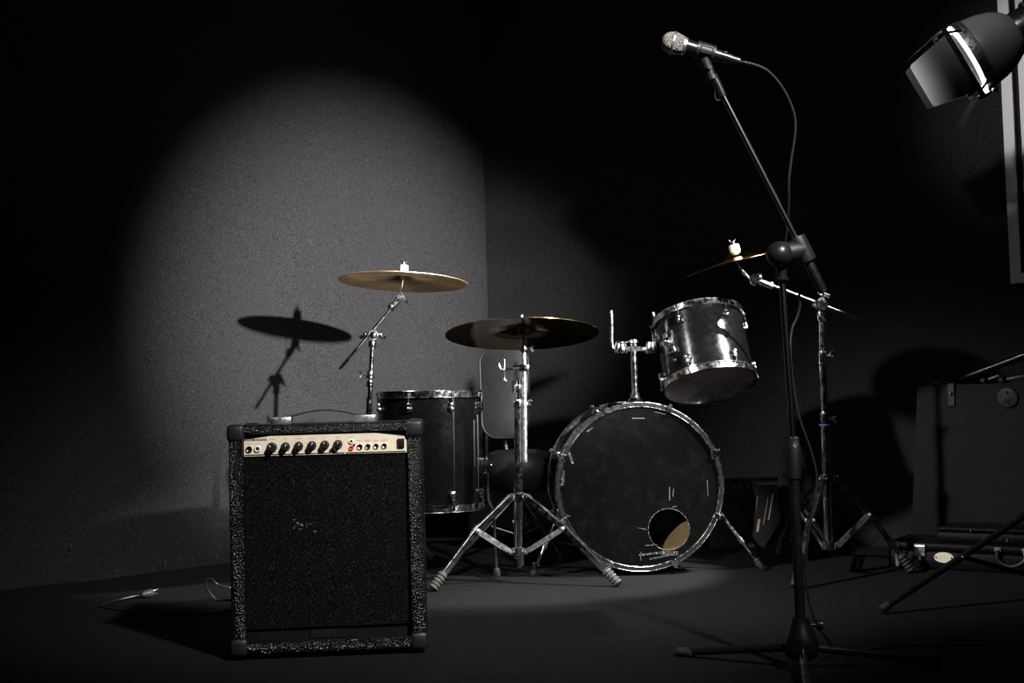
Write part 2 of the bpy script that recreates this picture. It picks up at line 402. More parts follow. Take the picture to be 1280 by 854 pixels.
# power cord lying behind the amplifier
base = F(188, 746)
T = Thing('power_cord', base, 'black power cord with grey plug lying on the floor by the amplifier', 'cord')
pts = bez([F(300, 766, .004), F(285, 762, .004), F(240, 768, .004), F(180, 766, .004), F(135, 760, .004), F(127, 757, .004), F(145, 751, .006), F(165, 746, .01), F(178, 743.5, .012)], 8)
T.part('cable', MB().tube(pts, .0032, 8), 'cable')
a, b = F(177, 743.5, .014), F(191, 741, .014)
T.part('plug', MB().tube([a, a.lerp(b, .2), a.lerp(b, .8), b], [.006, .012, .015, .011], 10), 'plug')
for dz in (-.004, .006):
    q = b + V((0, 0, dz)); T.part('prong', MB().tube([q, q + (b-a).normalized()*.022 + V((0, 0, dz*.5))], .0024, 8), 'chrome')
T2 = Thing('looped_cable', F(275, 752), 'black cable curled in a standing loop beside the amplifier', 'cord')
q0 = F(262, 752)
pts = bez([F(310, 752, .004), W(284, 756, q0.y), W(268, 748, q0.y), W(259, 735, q0.y), W(258, 727, q0.y), W(264, 724, q0.y), W(272, 731, q0.y), W(288, 735, q0.y+.05), W(312, 737, q0.y+.08)], 8)
for p in pts: p.z = max(p.z, .004)
T2.part('cable', MB().tube(pts, .0038, 8), 'cable')

# ------------------------------------------------------------------ drum hardware
def lug(T, c, out, along, par, k=1., mt='chrome'):
    """teardrop lug: c on the shell, out = radial, along = towards its hoop"""
    out = out.normalized(); along = along.normalized(); side = along.cross(out)
    mb = MB(); R = Matrix((side, along, out)).transposed()
    prof = [(0, .0), (.013*k, 0), (.0135*k, .007*k), (.0115*k, .014*k), (.006*k, .0175*k), (0, .0185*k)]
    mb.lathe(prof, c, out, 14)
    mb.box(c + along*.012*k + out*.008*k, (.017*k, .022*k, .015*k), R, .004*k, 2)
    return T.part('lug', mb, mt, par)
def rod(T, a, b, out, par, r=.003):
    mb = MB(); mb.tube([a, b], r, 8); mb.lathe([(0, 0), (.0055, 0), (.0055, .009), (0, .011)], b, b-a, 8)
    T.part('tension_rod', mb, 'chrome', par)
def hoop_prof(R, w_, t):   # triple flanged hoop section (closed loop): (r,h)
    return [(R-.001, 0), (R+t*3.4, 0), (R+t*3.4, t), (R+t, t*1.4), (R+t, w_-t), (R+t*2.6, w_-t*.6), (R+t*2.4, w_), (R-.0005, w_)]

def tom(T, cb, ax, R, D, nl, off, hint, heads=('clearhead', 'clearhead'), lk=1.):
    """cb = centre of bottom hoop plane; ax up axis"""
    ax = ax.normalized(); X = (hint - ax*hint.dot(ax)).normalized(); Y = ax.cross(X)
    hw = .026
    sh = T.part('shell', MB().lathe([(R, .012), (R, D-.012), (R-.007, D-.010), (R-.007, .010)], cb, ax, 56, closed=True), 'shell')
    for e, (s0, mt) in enumerate(((0, heads[0]), (1, heads[1]))):
        a2 = -ax if s0 == 0 else ax; o = cb + ax*(hw if s0 == 0 else D-hw)
        hp = T.part('hoop', MB().lathe(hoop_prof(R+.004, hw, .0022), o, a2, 56, closed=True), 'chrome')
        T.part('drum_head', MB().lathe([(0, hw-.009), (R*.5, hw-.009), (R-.003, hw-.009), (R+.004, hw-.015), (R+.004, hw-.022), (R-.004, hw-.022)], o, a2, 56), mt)
        for i in range(nl):
            an = off + 2*PI*i/nl; d = X*math.cos(an) + Y*math.sin(an)
            c = cb + ax*(.066 if s0 == 0 else D-.066) + d*(R-.001)
            lg = lug(T, c, d, a2, sh, lk)
            rod(T, c + d*.011 + a2*.012, c + d*.0135 + a2*(.066-hw+.010), d, hp)
    return sh, X, Y

# --- floor tom
ft_y = 4.52; top_c = W(537, 489, ft_y); R = .195
ax = V((.012, .0, 1)).normalized(); FD = .44
cb = top_c - ax*FD
T = Thing('floor_tom', V((cb.x, cb.y, 0)), 'glossy black floor tom drum on chrome legs beside the amplifier', 'drum', 'drums of the kit')
sh, X, Y = tom(T, cb, ax, R, FD, 8, math.radians(-90+27), V((1, 0, 0)), ('clearhead', 'clearhead'))
T.part('shell_seam', MB().bar(cb + ax*.03 + (X*.5-Y*.866)*R, cb + ax*(FD-.03) + (X*.5-Y*.866)*R, .0025, .0012, X*.5-Y*.866), 'dullsteel', sh)
for an in (-12, 115, 238):
    a = math.radians(an); d = X*math.cos(a) + Y*math.sin(a); t_ = ax.cross(d)
    c = cb + ax*.16 + d*R
    br = T.part('leg_bracket', MB().box(c + d*.012, (.03, .03, .06), Matrix((t_, d, ax)).transposed(), .006, 2), 'chrome')
    mb = MB(); mb.tube([c + d*.028 + t_*.0, c + d*.028 + t_*.034], .005, 8); mb.ball(c + d*.028 + t_*.036, .009); T.part('wing_screw', mb, 'chrome', br)
    lg = T.part('leg', MB().tube([c + d*.024 + ax*.115, c + d*.024 + ax*.0, c + d*.026 - ax*.12, c + d*.045 - ax*.17, V((c.x, c.y, .03)) + d*.05, V((c.x, c.y, .004)) + d*.05], .0062, 10), 'chrome')
    T.part('rubber_foot', MB().lathe([(0, 0), (.012, 0), (.014, .006), (.011, .03), (0, .034)], V((c.x, c.y, 0)) + d*.05, (0, 0, 1), 12), 'rubber', lg)
# long vertical mounting plate on the right of the shell
for an, h0, h1 in ((-32, .16, .33), (-24, .08, .35)):
    a = math.radians(an); d = X*math.cos(a) + Y*math.sin(a)
    T.part('shell_trim', MB().tube([cb + ax*h0 + d*(R+.003), cb + ax*h1 + d*(R+.003)], .0026, 8), 'dullsteel', sh)

# --- bass drum
by = 4.40; bc = W(800, 612, by); BR = .292; BDp = .46
yaw = math.radians(2.0)
bax = V((math.sin(yaw), -math.cos(yaw), .0)).normalized()      # points to the front (camera)
bc.z = BR + .030
T = Thing('bass_drum', V((bc.x, bc.y + .2, 0)), 'large black bass drum with a round hole cut in its front head', 'drum', 'drums of the kit')
BX = V((0, 0, 1)).cross(-bax).normalized() * -1
BX = V((math.cos(yaw), math.sin(yaw), 0)); BZ = V((0, 0, 1))
sh = T.part('shell', MB().lathe([(BR-.004, -.012), (BR-.004, -BDp+.012)], bc, bax, 72), 'shell')
T.part('shell_lining', MB().lathe([(BR-.012, -.010), (BR-.012, -BDp+.006)], bc, bax, 72), 'wood', sh)
for s0 in (0, 1):
    o = bc if s0 == 0 else bc - bax*BDp; a2 = bax if s0 == 0 else -bax
    hp = T.part('hoop', MB().lathe([(BR-.002, -.034), (BR+.013, -.034), (BR+.015, -.030), (BR+.015, .004), (BR+.013, .008), (BR-.002, .008)], o, a2, 72, closed=True), 'hoopblack')
    for r_, h_ in ((BR+.0145, .0035), (BR+.0145, -.030), (BR-.001, .007)):
        pts = [o + (BX*math.cos(2*PI*i/72) + BZ*math.sin(2*PI*i/72))*r_ + a2*h_ for i in range(72)]
        T.part('hoop_edge', MB().tube(pts, .0042 if r_ > BR else .0028, 8, closed=True), 'chrome', hp)
    for i in range(8):
        an = math.radians(22.5 + 45*i); d = BX*math.cos(an) + BZ*math.sin(an); t_ = a2.cross(d)
        c = o + d*(BR+.016); Rm = Matrix((t_, d, a2)).transposed()
        mb = MB(); mb.box(c - a2*.010, (.024, .008, .046), Rm, .003, 1); mb.box(c + a2*.012 - d*.008, (.022, .022, .007), Rm, .003, 1)
        mb.lathe([(0, .0), (.009, 0), (.009, .016), (.006, .02), (0, .02)], c + d*.006 - a2*.004, a2, 10)
        T.part('claw', mb, 'chrome', hp)
        cl = o - a2*.11 + d*(BR-.004)
        lug(T, cl, d, a2, sh, 1.1)
        T.part('tension_rod', MB().tube([cl + d*.016 + a2*.02, c + d*.006 - a2*.002], .0034, 8), 'chrome', hp)
# heads
def disc_hole(o, axn, R, X, Z, hole=None, n=72, k=6):
    mb = MB(); hc, hr = hole if hole else ((0, 0), .0005); rows = []
    for j in range(k+1):
        t = j/k; row = []
        for i in range(n):
            a = 2*PI*i/n; co = (math.cos(a)*R*(1-t) + (hc[0]+math.cos(a)*hr)*t, math.sin(a)*R*(1-t) + (hc[1]+math.sin(a)*hr)*t)
            row.append(mb.bm.verts.new(o + X*co[0] + Z*co[1]))
        rows.append(row)
    for a, b in zip(rows, rows[1:]): mb.skin(a, b)
    if not hole: bmesh.ops.remove_doubles(mb.bm, verts=mb.bm.verts, dist=.002)
    return mb
HO = bc + bax*.001
hq = RP(836, 662, HO, bax) - HO; hc = (hq.dot(BX), hq.dot(BZ)); hr = .0755
fh = T.part('front_head', disc_hole(HO, bax, BR-.002, BX, BZ, (hc, hr)), 'head', smooth=0, label='scuffed black front head')
T.part('hole_edge', MB().tube([HO + BX*(hc[0]+math.cos(2*PI*i/40)*hr) + BZ*(hc[1]+math.sin(2*PI*i/40)*hr) for i in range(40)], .0016, 6, closed=True), 'tape', fh)
T.part('batter_head', disc_hole(bc - bax*(BDp-.001), bax, BR-.002, BX, BZ), 'head', smooth=0)
def strip(x0, y0, x1, y1, wpx, mt, nm='tape_strip', lift=.0015):
    a, b = RP(x0, y0, HO + bax*lift, bax), RP(x1, y1, HO + bax*lift, bax)
    T.part(nm, MB().bar(a, b, wpx/340, .0008, bax), mt, fh, 0)
for s in ((710, 563, 716, 580, 3.2), (703.5, 588, 702.5, 607, 5), (799, 694, 826, 691, 2.4), (812, 699, 845, 692.5, 2.2), (826, 691, 848, 692, 5), (782, 709, 794, 713, 3), (813, 712, 832, 710, 2.5),
          (733, 540, 741, 535, 1.5), (706, 643, 713, 646, 1.6), (797, 660, 808, 662, 1), (806, 682, 822, 681, 1)): strip(*s, 'tape')
for s in ((837, 609, 837, 626, 1.3), (842, 611, 841, 621, 1.), (884, 600, 885, 620, .7), (868, 537, 878, 546, 1.2), (818, 515, 832, 518, 1.), (790, 523, 806, 523, 1.2), (889, 566, 891, 574, 1.4),
          (801, 701, 801, 690, .8), (840, 634, 846, 633, .9)): strip(*s, 'scratch', 'scuff_line')
# spurs
for sx, knee, foot in ((-1, (690, 628), (664, 721)), (1, (912, 628), (955, 714))):
    f0 = F(*foot); d = BX*sx
    c = bc - bax*.085 + BX*sx*(BR-.01)*.96 + BZ*(-.06)
    f0 = V((f0.x, f0.y, 0)); tip = f0
    mb = MB(); mb.box(c, (.03, .05, .04), None, .008, 2); mb.lathe([(0, -.02), (.012, -.02), (.012, .02), (0, .02)], c + d*.012, d, 12)
    br = T.part('spur_bracket', mb, 'chrome')
    mid = c.lerp(tip, .58)
    lg = T.part('spur', MB().tube([c, mid, mid, tip + (c-tip)*.03], [.0068, .0068, .0052, .0048], 10), 'chrome')
    dd = (c-tip).normalized()
    mb = MB(); mb.lathe([(0, -.012), (.009, -.012), (.009, .012), (0, .012)], mid, dd, 10); T.part('spur_collar', mb, 'chrome', lg)
    mb = MB(); mb.lathe([(0, 0), (.004, .001), (.011, .012), (.0125, .04), (.009, .048), (0, .048)], tip, dd, 12); T.part('rubber_tip', mb, 'rubber', lg)
    mb = MB(); mb.lathe([(0, .046), (.016, .046), (.016, .051), (0, .051)], tip, dd, 12); T.part('spur_nut', mb, 'chrome', lg)
# tom holder
tp = bc - bax*.16; topz = bc.z + BR - .004
pb = W(794, 497, tp.y); pb.z = topz
mb = MB(); mb.box(pb + V((0, 0, .004)), (.115, .10, .010), None, .003, 2); mb.lathe([(.045, .006), (.034, .018), (.024, .034), (0, .036)], pb, (0, 0, 1), 20)
T.part('mount_base', mb, 'chrome')
pt = W(793, 430, tp.y)
T.part('mount_post', MB().tube([pb, V((pb.x, pb.y, pt.z))], .0128, 18), 'chrome')
T.part('mount_collar', MB().lathe([(0, 0), (.019, 0), (.019, .018), (0, .018)], V((pb.x, pb.y, pb.z+.036)), (0, 0, 1), 16), 'chrome')
pt = V((pb.x, pb.y, pt.z))
bl, br_ = W(777, 436, tp.y), W(818, 436, tp.y)
mb = MB(); mb.bar(bl, br_, .034, .020, V((0, 0, 1)), .004); mb.lathe([(0, 0), (.020, 0), (.018, .012), (0, .016)], pt + V((0, 0, .004)), (0, 0, 1), 16)
cr = T.part('mount_crossbar', mb, 'chrome')
for q in (bl + V((-.002, 0, -.02)), br_ + V((-.01, 0, -.02))):
    mb = MB(); mb.lathe([(0, 0), (.024, .002), (.027, .012), (.027, .022), (.020, .046), (0, .05)], q, (0, 0, 1), 20); T.part('ball_clamp', mb, 'chrome', cr)
q = W(778, 429, tp.y - .02)
mb = MB(); mb.bar(q + V((-.022, 0, .006)), q + V((.004, 0, -.004)), .008, .006, V((0, 1, 0)), .002); mb.bar(q + V((.022, 0, .006)), q + V((-.004, 0, -.004)), .008, .006, V((0, 1, 0)), .002)
T.part('wing_nut', mb, 'chrome', cr)
ty = tp.y
T.part('holder_rod', MB().tube(bez([W(764.5, 388, ty), W(764.7, 410, ty), W(765, 430, ty), W(769, 437, ty), W(780, 439, ty)], 4), [.003]+[.0062]*16, 10), 'chrome')
T.part('holder_rod', MB().tube(bez([W(816.5, 390, ty+.03), W(819, 405, ty+.03), W(822, 425, ty+.02), W(819, 436, ty), W(812, 438, ty)], 4), [.003]+[.0062]*16, 10), 'chrome')
mb = MB()
for px, py, r_ in ((826, 424, .020), (829, 415, .014), (822, 437, .016)): mb.ball(W(px, py, ty + .02), r_, idir(1, .2, 0), .9, 14)
mb.tube([W(826, 424, ty+.02), W(838, 428, ty+.04)], .012, 12)
T.part('tom_clamp', mb, 'chrome')

# --- rack tom
tax = idir(-.115, .93, .43)
tb = W(888, 483, 4.50); TR, TD = .168, .285
T = Thing('rack_tom', tb, 'black rack tom drum tilted above the bass drum', 'drum', 'drums of the kit')
hint = idir(1, .1, 0)
sh, X, Y = tom(T, tb, tax, TR, TD, 6, math.radians(-90-31), hint, ('clearhead', 'clearhead'), 1.05)
a = math.radians(180+38); d = X*math.cos(a) + Y*math.sin(a)
mb = MB(); mb.box(tb + tax*.15 + d*(TR+.006), (.05, .016, .09), Matrix((tax.cross(d), d, tax)).transposed(), .005, 2); mb.ball(tb + tax*.15 + d*(TR+.018), .018)
T.part('mount_plate', mb, 'chrome', sh)
T.part('vent_badge', MB().lathe([(0, 0), (.009, 0), (.008, .003), (0, .004)], tb + tax*.08 + d*(TR-.001), d, 12), 'chrome', sh)

# ------------------------------------------------------------------ cymbals and stands
def cymbal(c, up, R, mt, label):
    pr = [(.006, .028), (.02, .0275), (.035, .022), (.05, .012), (.058, .006), (R*.5, -.001), (R*.8, -.006), (R-.003, -.011), (R, -.0122),
          (R, -.0134), (R*.8, -.0077), (R*.5, -.0027), (.0575, .0045), (.049, .0103), (.034, .0205), (.02, .026), (.006, .0265)]
    o = MB().lathe(pr, (0, 0, 0), (0, 0, 1), 96, closed=True).build('cymbal', mt, smooth=50)
    Rm = frame_of(up).to_4x4(); Rm.translation = c - up*.0; o.matrix_world = Rm
    return tag(o, label, 'cymbal', 'cymbals of the kit')
FOOT = ['rubber']
def ribbed_foot(T, tip, d, par, n=5):
    mb = MB(); d = d.normalized(); pr = [(0, -.004)]
    for i in range(n): h = .013*i; pr += [(.015, h), (.0175, h+.004), (.0175, h+.008), (.015, h+.011)]
    pr += [(.013, .013*n+.004), (0, .013*n+.004)]
    T.part('rubber_foot', mb.lathe(pr, tip + d*.014, d, 14), 'rubber', par)
    mb = MB()
    for i in range(n): h = .013*i; mb.lathe([(.0174, h+.0048), (.0182, h+.0052), (.0182, h+.0066), (.0174, h+.0070)], tip + d*.014, d, 14, closed=True)
    T.part('foot_ridge', mb, FOOT[0], par)
def leg(T, hub, knee, tip, low, out):
    """channel-section leg: two side rails and a spine; brace down to low collar"""
    mb = MB(); side = V((0, 0, 1)).cross(out).normalized()
    for a, b in ((hub, knee), (knee, tip + (knee-tip).normalized()*.06)):
        for s in (-1, 1): mb.bar(a + side*s*.008, b + side*s*.008, .019, .0028, side)
        nn = (b-a).normalized().cross(side); nn = nn if nn.z > 0 else -nn
        mb.bar(a + nn*.009, b + nn*.009, .0155, .0028, nn)
    mb.tube([knee - side*.013, knee + side*.013], .0045, 8); mb.tube([hub - side*.013, hub + side*.013], .0045, 8)
    lg = T.part('leg', mb, 'chrome')
    T.part('rivet', MB().ball(knee - side*.013, .0055), 'copper', lg); T.part('rivet', MB().ball(knee + side*.013, .0055), 'copper', lg)
    ribbed_foot(T, tip, (knee-tip), lg)
    mb = MB()
    for s in (-1, 1): mb.bar(knee + side*s*.012, low + side*s*.012, .015, .0028, side)
    mb.tube([low - side*.014, low + side*.014], .004, 8)
    T.part('brace', mb, 'steel')
def tripod(T, base, top_dir, angles, r, hubz=.30, lowz=.10, knee_r=.46, knee_z=.205, tr=.0155, feet=None):
    """collars + three legs around an axis starting at base"""
    hub = base + top_dir*(hubz/top_dir.z); low = base + top_dir*(lowz/top_dir.z)
    for i, an in enumerate(angles):
        out = V((math.cos(math.radians(an)), math.sin(math.radians(an)), 0)); tip = base + out*r
        if feet and feet[i]: tip = feet[i]; out = (tip-base).normalized(); 
        rr = (tip-base).length
        leg(T, hub + out*.034, base + out*rr*knee_r + V((0, 0, knee_z)), tip, low + out*.034, out)
    for c, nm in ((hub, 'hub_collar'), (low, 'brace_collar')):
        mb = MB(); mb.lathe([(tr, -.013), (tr+.012, -.013), (tr+.012, .013), (tr, .013)], c, top_dir, 20, closed=True)
        for an in angles:
            out = V((math.cos(math.radians(an)), math.sin(math.radians(an)), 0)); s_ = V((0, 0, 1)).cross(out)
            mb.box(c + out*.030, (.026, .016, .022), Matrix((out, s_, V((0, 0, 1)))).transposed(), .003, 1)
        T.part(nm, mb, 'chrome')
    return hub, low
def collar(T, c, d, r, h, par=None, wing=None, nm='height_collar'):
    mb = MB(); mb.lathe([(r*.5, 0), (r, 0), (r*1.06, h*.1), (r*1.06, h*.9), (r, h), (r*.5, h)], c - d*h/2, d, 18)
    o = T.part(nm, mb, 'chrome', par)
    if wing:
        wd = wing.normalized(); mb = MB(); mb.tube([c, c + wd*(r+.014)], .0045, 8)
        up = d if abs(d.dot(wd)) < .9 else V((0, 0, 1))
        mb.bar(c + wd*(r+.012), c + wd*(r+.026) + up*.014, .010, .005, up.cross(wd), .0015)
        mb.bar(c + wd*(r+.012), c + wd*(r+.026) - up*.010, .010, .005, up.cross(wd), .0015)
        T.part('wing_screw', mb, 'chrome', o)
    return o
def felt_and_nut(T, c, up):
    T.part('felt_washer', MB().lathe([(.006, 0), (.018, 0), (.019, .004), (.019, .024), (.016, .028), (.006, .028)], c + up*.029, up, 18), 'felt')
    mb = MB(); s = up.cross(V((0, 1, 0))).normalized()
    mb.lathe([(0, .056), (.007, .056), (.006, .070), (0, .071)], c, up, 10)
    mb.bar(c + up*.062, c + up*.076 + s*.012, .006, .004, V((0, 1, 0)), .001); mb.bar(c + up*.062, c + up*.076 - s*.012, .006, .004, V((0, 1, 0)), .001)
    T.part('wing_nut', mb, 'chrome')
    T.part('lower_felt', MB().lathe([(.004, 0), (.015, 0), (.015, .012), (.004, .012)], c - up*.002, up, 16), 'rubber')

# --- left boom stand with its crash cymbal
ly = 4.78; up = idir(.031, 1, .113)
cc = W(504, 349, ly)
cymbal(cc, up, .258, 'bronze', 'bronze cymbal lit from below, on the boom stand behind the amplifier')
j = W(466, 419, ly)
bs = W(461, 520, ly); dr = (j-bs).normalized(); base = bs - dr*(bs.z/dr.z)
T = Thing('cymbal_stand', base, 'chrome boom cymbal stand rising behind the amplifier', 'cymbal stand', 'cymbal stands')
tripod(T, base, dr, (35, 155, 275), .33)
T.part('lower_tube', MB().tube([base + dr*.10, W(462, 497, ly)], .0135, 18), 'chrome')
T.part('upper_tube', MB().tube([W(462, 500, ly), W(465.5, 428, ly)], .0098, 18), 'chrome')
collar(T, W(462.5, 469, ly), dr, .0165, .028, wing=idir(-1, .05, -.2)); collar(T, W(462.3, 480, ly), dr, .0135, .026, nm='tube_sleeve')
collar(T, W(465.3, 431, ly), dr, .0155, .028, nm='tube_sleeve')
mb = MB(); mb.lathe([(0, -.024), (.020, -.024), (.022, -.018), (.022, .018), (.020, .024), (0, .024)], j, idir(.25, 0, -1), 18); mb.ball(j + idir(.25, 0, -1)*.022, .016)
bt = T.part('boom_tilter', mb, 'chrome')
for s in (-1, 1):
    mb = MB(); q = j + _r*s*.030; mb.bar(q - _r*s*.012, q + idir(s*.8, -.35, 0)*.026 , .014, .009, _f, .003); mb.ball(q + _u*.004, .011); T.part('wing_screw', mb, 'chrome', bt)
T.part('boom_arm', MB().tube([W(424, 462, ly), W(427, 458.5, ly), W(494, 380, ly)], [.003, .0065, .0065], 14), 'chrome')
tl = W(498, 373, ly)
mb = MB(); mb.tube([W(487, 388, ly), W(500, 372, ly)], .0125, 14); mb.lathe([(0, -.016), (.014, -.016), (.014, .016), (0, .016)], tl + _r*.01 + _u*.006, _f, 16)
mb.bar(tl + _r*.016 + _u*.012, tl + _r*.036 - _u*.018, .012, .010, _f, .003); mb.bar(tl + _r*.0 + _u*.01, tl + _r*.012 + _u*.03, .012, .014, _f, .003); mb.ball(W(489, 383, ly), .015)
T.part('cymbal_tilter', mb, 'chrome')
T.part('cymbal_rod', MB().tube([W(501, 372, ly), cc - up*.01, cc + up*.068], .0048, 12), 'chrome')
felt_and_nut(T, cc, up)

# --- straight stand with ride cymbal
FOOT[0] = 'rubberworn'
f1, f2 = F(537.5, 740), F(777, 734)
mid = (f1+f2)/2; r3 = (f2-f1).length/math.sqrt(3); bk = V((-(f2-f1).y, (f2-f1).x, 0)).normalized()
base = mid + bk*r3*.5; ry = base.y
angs = [math.degrees(math.atan2((f-base).y, (f-base).x)) for f in (f1, f2)] + [math.degrees(math.atan2(bk.y, bk.x))]
lo_, hi_ = W(648, 690, ry), W(648.5, 468, ry); dr = (hi_-lo_).normalized(); base2 = lo_ - dr*(lo_.z/dr.z)
T = Thing('cymbal_stand', base2, 'straight chrome cymbal stand with ribbed rubber feet before the bass drum', 'cymbal stand', 'cymbal stands')
tripod(T, base2, dr, angs, r3, hubz=W(649, 621, ry).z, lowz=W(648, 689, ry).z, knee_r=.47, knee_z=.195, feet=[f1, f2, None])
T.part('lower_tube', MB().tube([W(648, 692, ry), W(648.3, 508, ry)], .0160, 20), 'chrome')
T.part('upper_tube', MB().tube([W(648.3, 510, ry), W(648.6, 474, ry)], .0105, 18), 'chrome')
collar(T, W(648.5, 505, ry), dr, .0185, .030, wing=idir(1, .02, -.1)); collar(T, W(648.5, 486, ry), dr, .0165, .028, nm='tube_sleeve')
T.part('collar_lug', MB().box(W(642, 484, ry-.01), (.014, .014, .05), None, .003, 1), 'chrome')
ryf = ry - .022
T.part('hanging_rod', MB().tube([W(656.3, 578, ryf), W(655.4, 470, ryf), W(654.6, 424, ryf)], .0088, 16), 'steel')
mb = MB(); mb.tube([W(641, 461, ryf), W(659, 460.5, ryf)], .0115, 14); mb.box(W(655, 460, ryf), (.036, .03, .026), None, .005, 2); cl = T.part('rod_clamp', mb, 'chrome')
mb = MB(); mb.tube(bez([W(644, 461, ryf), W(632, 462, ryf), W(627, 462, ryf), W(623, 456, ryf)], 4), .0042, 8); mb.tube([W(630.5, 463, ryf), W(630.5, 449, ryf)], .0034, 8)
mb.tube(bez([W(632, 466, ryf), W(630.5, 470, ryf), W(631, 475, ryf), W(634, 477, ryf)], 4), .0034, 8); mb.ball(W(629, 462.5, ryf), .009); mb.ball(W(623, 455.5, ryf), .006)
T.part('clamp_hook', mb, 'chrome', cl)
collar(T, W(654.6, 437, ryf), V((0, 0, 1)), .0125, .022, wing=idir(1, .1, 0), nm='rod_collar')
rup = idir(-.02, 1, .21); rc = W(652.5, 414, ryf)
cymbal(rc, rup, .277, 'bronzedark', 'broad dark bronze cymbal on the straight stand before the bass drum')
T.part('cymbal_rod', MB().tube([W(654.6, 428, ryf), rc - rup*.01, rc + rup*.058], .0046, 12), 'chrome')
T.part('cymbal_felt', MB().lathe([(.004, -.016), (.016, -.016), (.016, .0), (.010, .012), (.004, .012)], rc, rup, 16), 'rubber')
T.part('wing_nut', MB().lathe([(0, .03), (.011, .03), (.011, .036), (.006, .04), (.006, .058), (0, .06)], rc, rup, 12), 'chrome')

# --- right boom stand
FOOT[0] = 'rubber'  # foot ridges left black on this stand: shade put into their colour
cy = 4.30; lo_, hi_ = W(1035.5, 684, cy), W(1026.5, 390, cy); dr = (hi_-lo_).normalized(); base = lo_ - dr*(lo_.z/dr.z)
T = Thing('cymbal_stand', base, 'tall boom cymbal stand standing in the dark behind the microphone stand', 'cymbal stand', 'cymbal stands')
tripod(T, base, dr, (0, -120, 100), .37, hubz=W(1035, 598, cy).z, lowz=W(1035, 682, cy).z, knee_r=.5, knee_z=.21, feet=[F(1143, 717), F(993, 738), F(973, 693)])
T.part('lower_tube', MB().tube([W(1035.5, 684, cy), W(1031, 528, cy)], .0158, 18), 'chrome')
T.part('middle_tube', MB().tube([W(1031, 530, cy), W(1028, 452, cy)], .0125, 18), 'chrome')
T.part('upper_tube', MB().tube([W(1028, 455, cy), W(1026.2, 388, cy)], .0096, 18), 'chrome')
collar(T, W(1031, 521, cy), dr, .0165, .034, wing=idir(1, -.3, -.2)); collar(T, W(1028.3, 448, cy), dr, .0145, .05, wing=idir(.9, .35, -.3)); collar(T, W(1026.5, 396, cy), dr, .0135, .034, nm='tube_sleeve')
T.part('collar_ring', MB().lathe([(.014, 0), (.0205, 0), (.0205, .004), (.014, .004)], W(1031.2, 532, cy), dr, 18, closed=True), 'blue')
j = W(1024.5, 381, cy)
bt = T.part('boom_tilter', MB().lathe([(0, -.026), (.020, -.026), (.025, -.02), (.025, .02), (.022, .026), (0, .028)], j, idir(.05, 0, -1), 20), 'chrome')
mb = MB(); mb.tube([W(1028, 373, cy), W(1029, 366, cy)], .006, 8); mb.bar(W(1022, 365, cy), W(1038, 371, cy), .014, .010, _f, .004); T.part('wing_screw', mb, 'chrome', bt)
T.part('boom_arm', MB().tube([W(1078, 400.5, cy), W(958, 354, cy)], .0056, 12), 'chrome')
up = idir(-.262, 1, .035); cc = W(922, 325, cy)
tl = W(944, 350, cy)
mb = MB(); mb.tube([W(966, 358.5, cy), W(948, 351, cy)], .0125, 14); mb.lathe([(0, -.018), (.019, -.018), (.021, -.012), (.021, .012), (.018, .018), (0, .018)], tl, idir(-.4, .2, -1), 16)
mb.bar(W(939, 351, cy), W(928, 338, cy), .012, .018, _f, .004); mb.ball(W(949, 346, cy), .014); mb.ball(W(964, 355, cy), .010)
T.part('cymbal_tilter', mb, 'chrome')
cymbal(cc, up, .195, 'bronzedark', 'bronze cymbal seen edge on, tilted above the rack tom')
T.part('cymbal_rod', MB().tube([W(931, 345, cy), cc - up*.01, cc + up*.068], .0048, 12), 'chrome')
felt_and_nut(T, cc, up)

# ------------------------------------------------------------------ drum throne with backrest
sy = 5.02; sc = W(648, 575, sy)
T = Thing('drum_throne', V((sc.x, sc.y, 0)), 'black padded drum throne with a piped backrest behind the drums', 'stool')
sr = .155
T.part('seat', MB().lathe([(0, -.13), (sr*.55, -.128), (sr*.82, -.115), (sr*.97, -.08), (sr*1.02, -.04), (sr*.98, .0), (sr*.86, .028), (sr*.6, .042), (0, .046)], sc, (0, 0, 1), 40), 'vinyl')
bc_ = W(631, 492, sy + .13); bn = idir(-.12, .16, -1); bX = _r - bn*_r.dot(bn); bX.normalize(); bZ = bn.cross(bX); bZ = bZ if bZ.z > 0 else -bZ
def rrect(w_, h_, r, n=8, taper=0):
    out = []
    for cx, cz, a0 in ((w_-r, h_-r, 0), (-w_+r, h_-r, 90), (-w_+r, -h_+r, 180), (w_-r, -h_+r, 270)):
        for k in range(n+1):
            a = math.radians(a0 + 90*k/n); x, z = cx + r*math.cos(a), cz + r*math.sin(a); out.append((x*(1 + taper*z/h_), z))
    return out
mb = MB(); layers = []
for s_, dpt in ((.86, .036), (.96, .030), (1., .018), (1., -.018), (.95, -.030)):
    layers.append([mb.bm.verts.new(bc_ + bX*x*s_ + bZ*z*(1-(1-s_)*.6) + bn*dpt) for x, z in rrect(.105, .20, .07, taper=.08)])
for a, b in zip(layers, layers[1:]): mb.skin(a, b)
mb.bm.faces.new(layers[0]); mb.bm.faces.new(list(reversed(layers[-1])))
bk_ = T.part('backrest', mb, 'vinyl')
T.part('piping', MB().tube([bc_ + bX*x*.94 + bZ*z*.965 + bn*.033 for x, z in rrect(.105, .20, .07, taper=.08)], .0042, 8, closed=True), 'vinyl', bk_)
T.part('backrest_bracket', MB().tube(bez([bc_ - bZ*.12 - bn*.03, bc_ - bZ*.24 - bn*.05, sc + V((0, .14, -.10)), sc + V((0, .02, -.11))], 5), .011, 10), 'blackpaint')
T.part('post', MB().tube([sc + V((0, 0, -.09)), V((sc.x, sc.y, .07))], .016, 14), 'dullsteel')
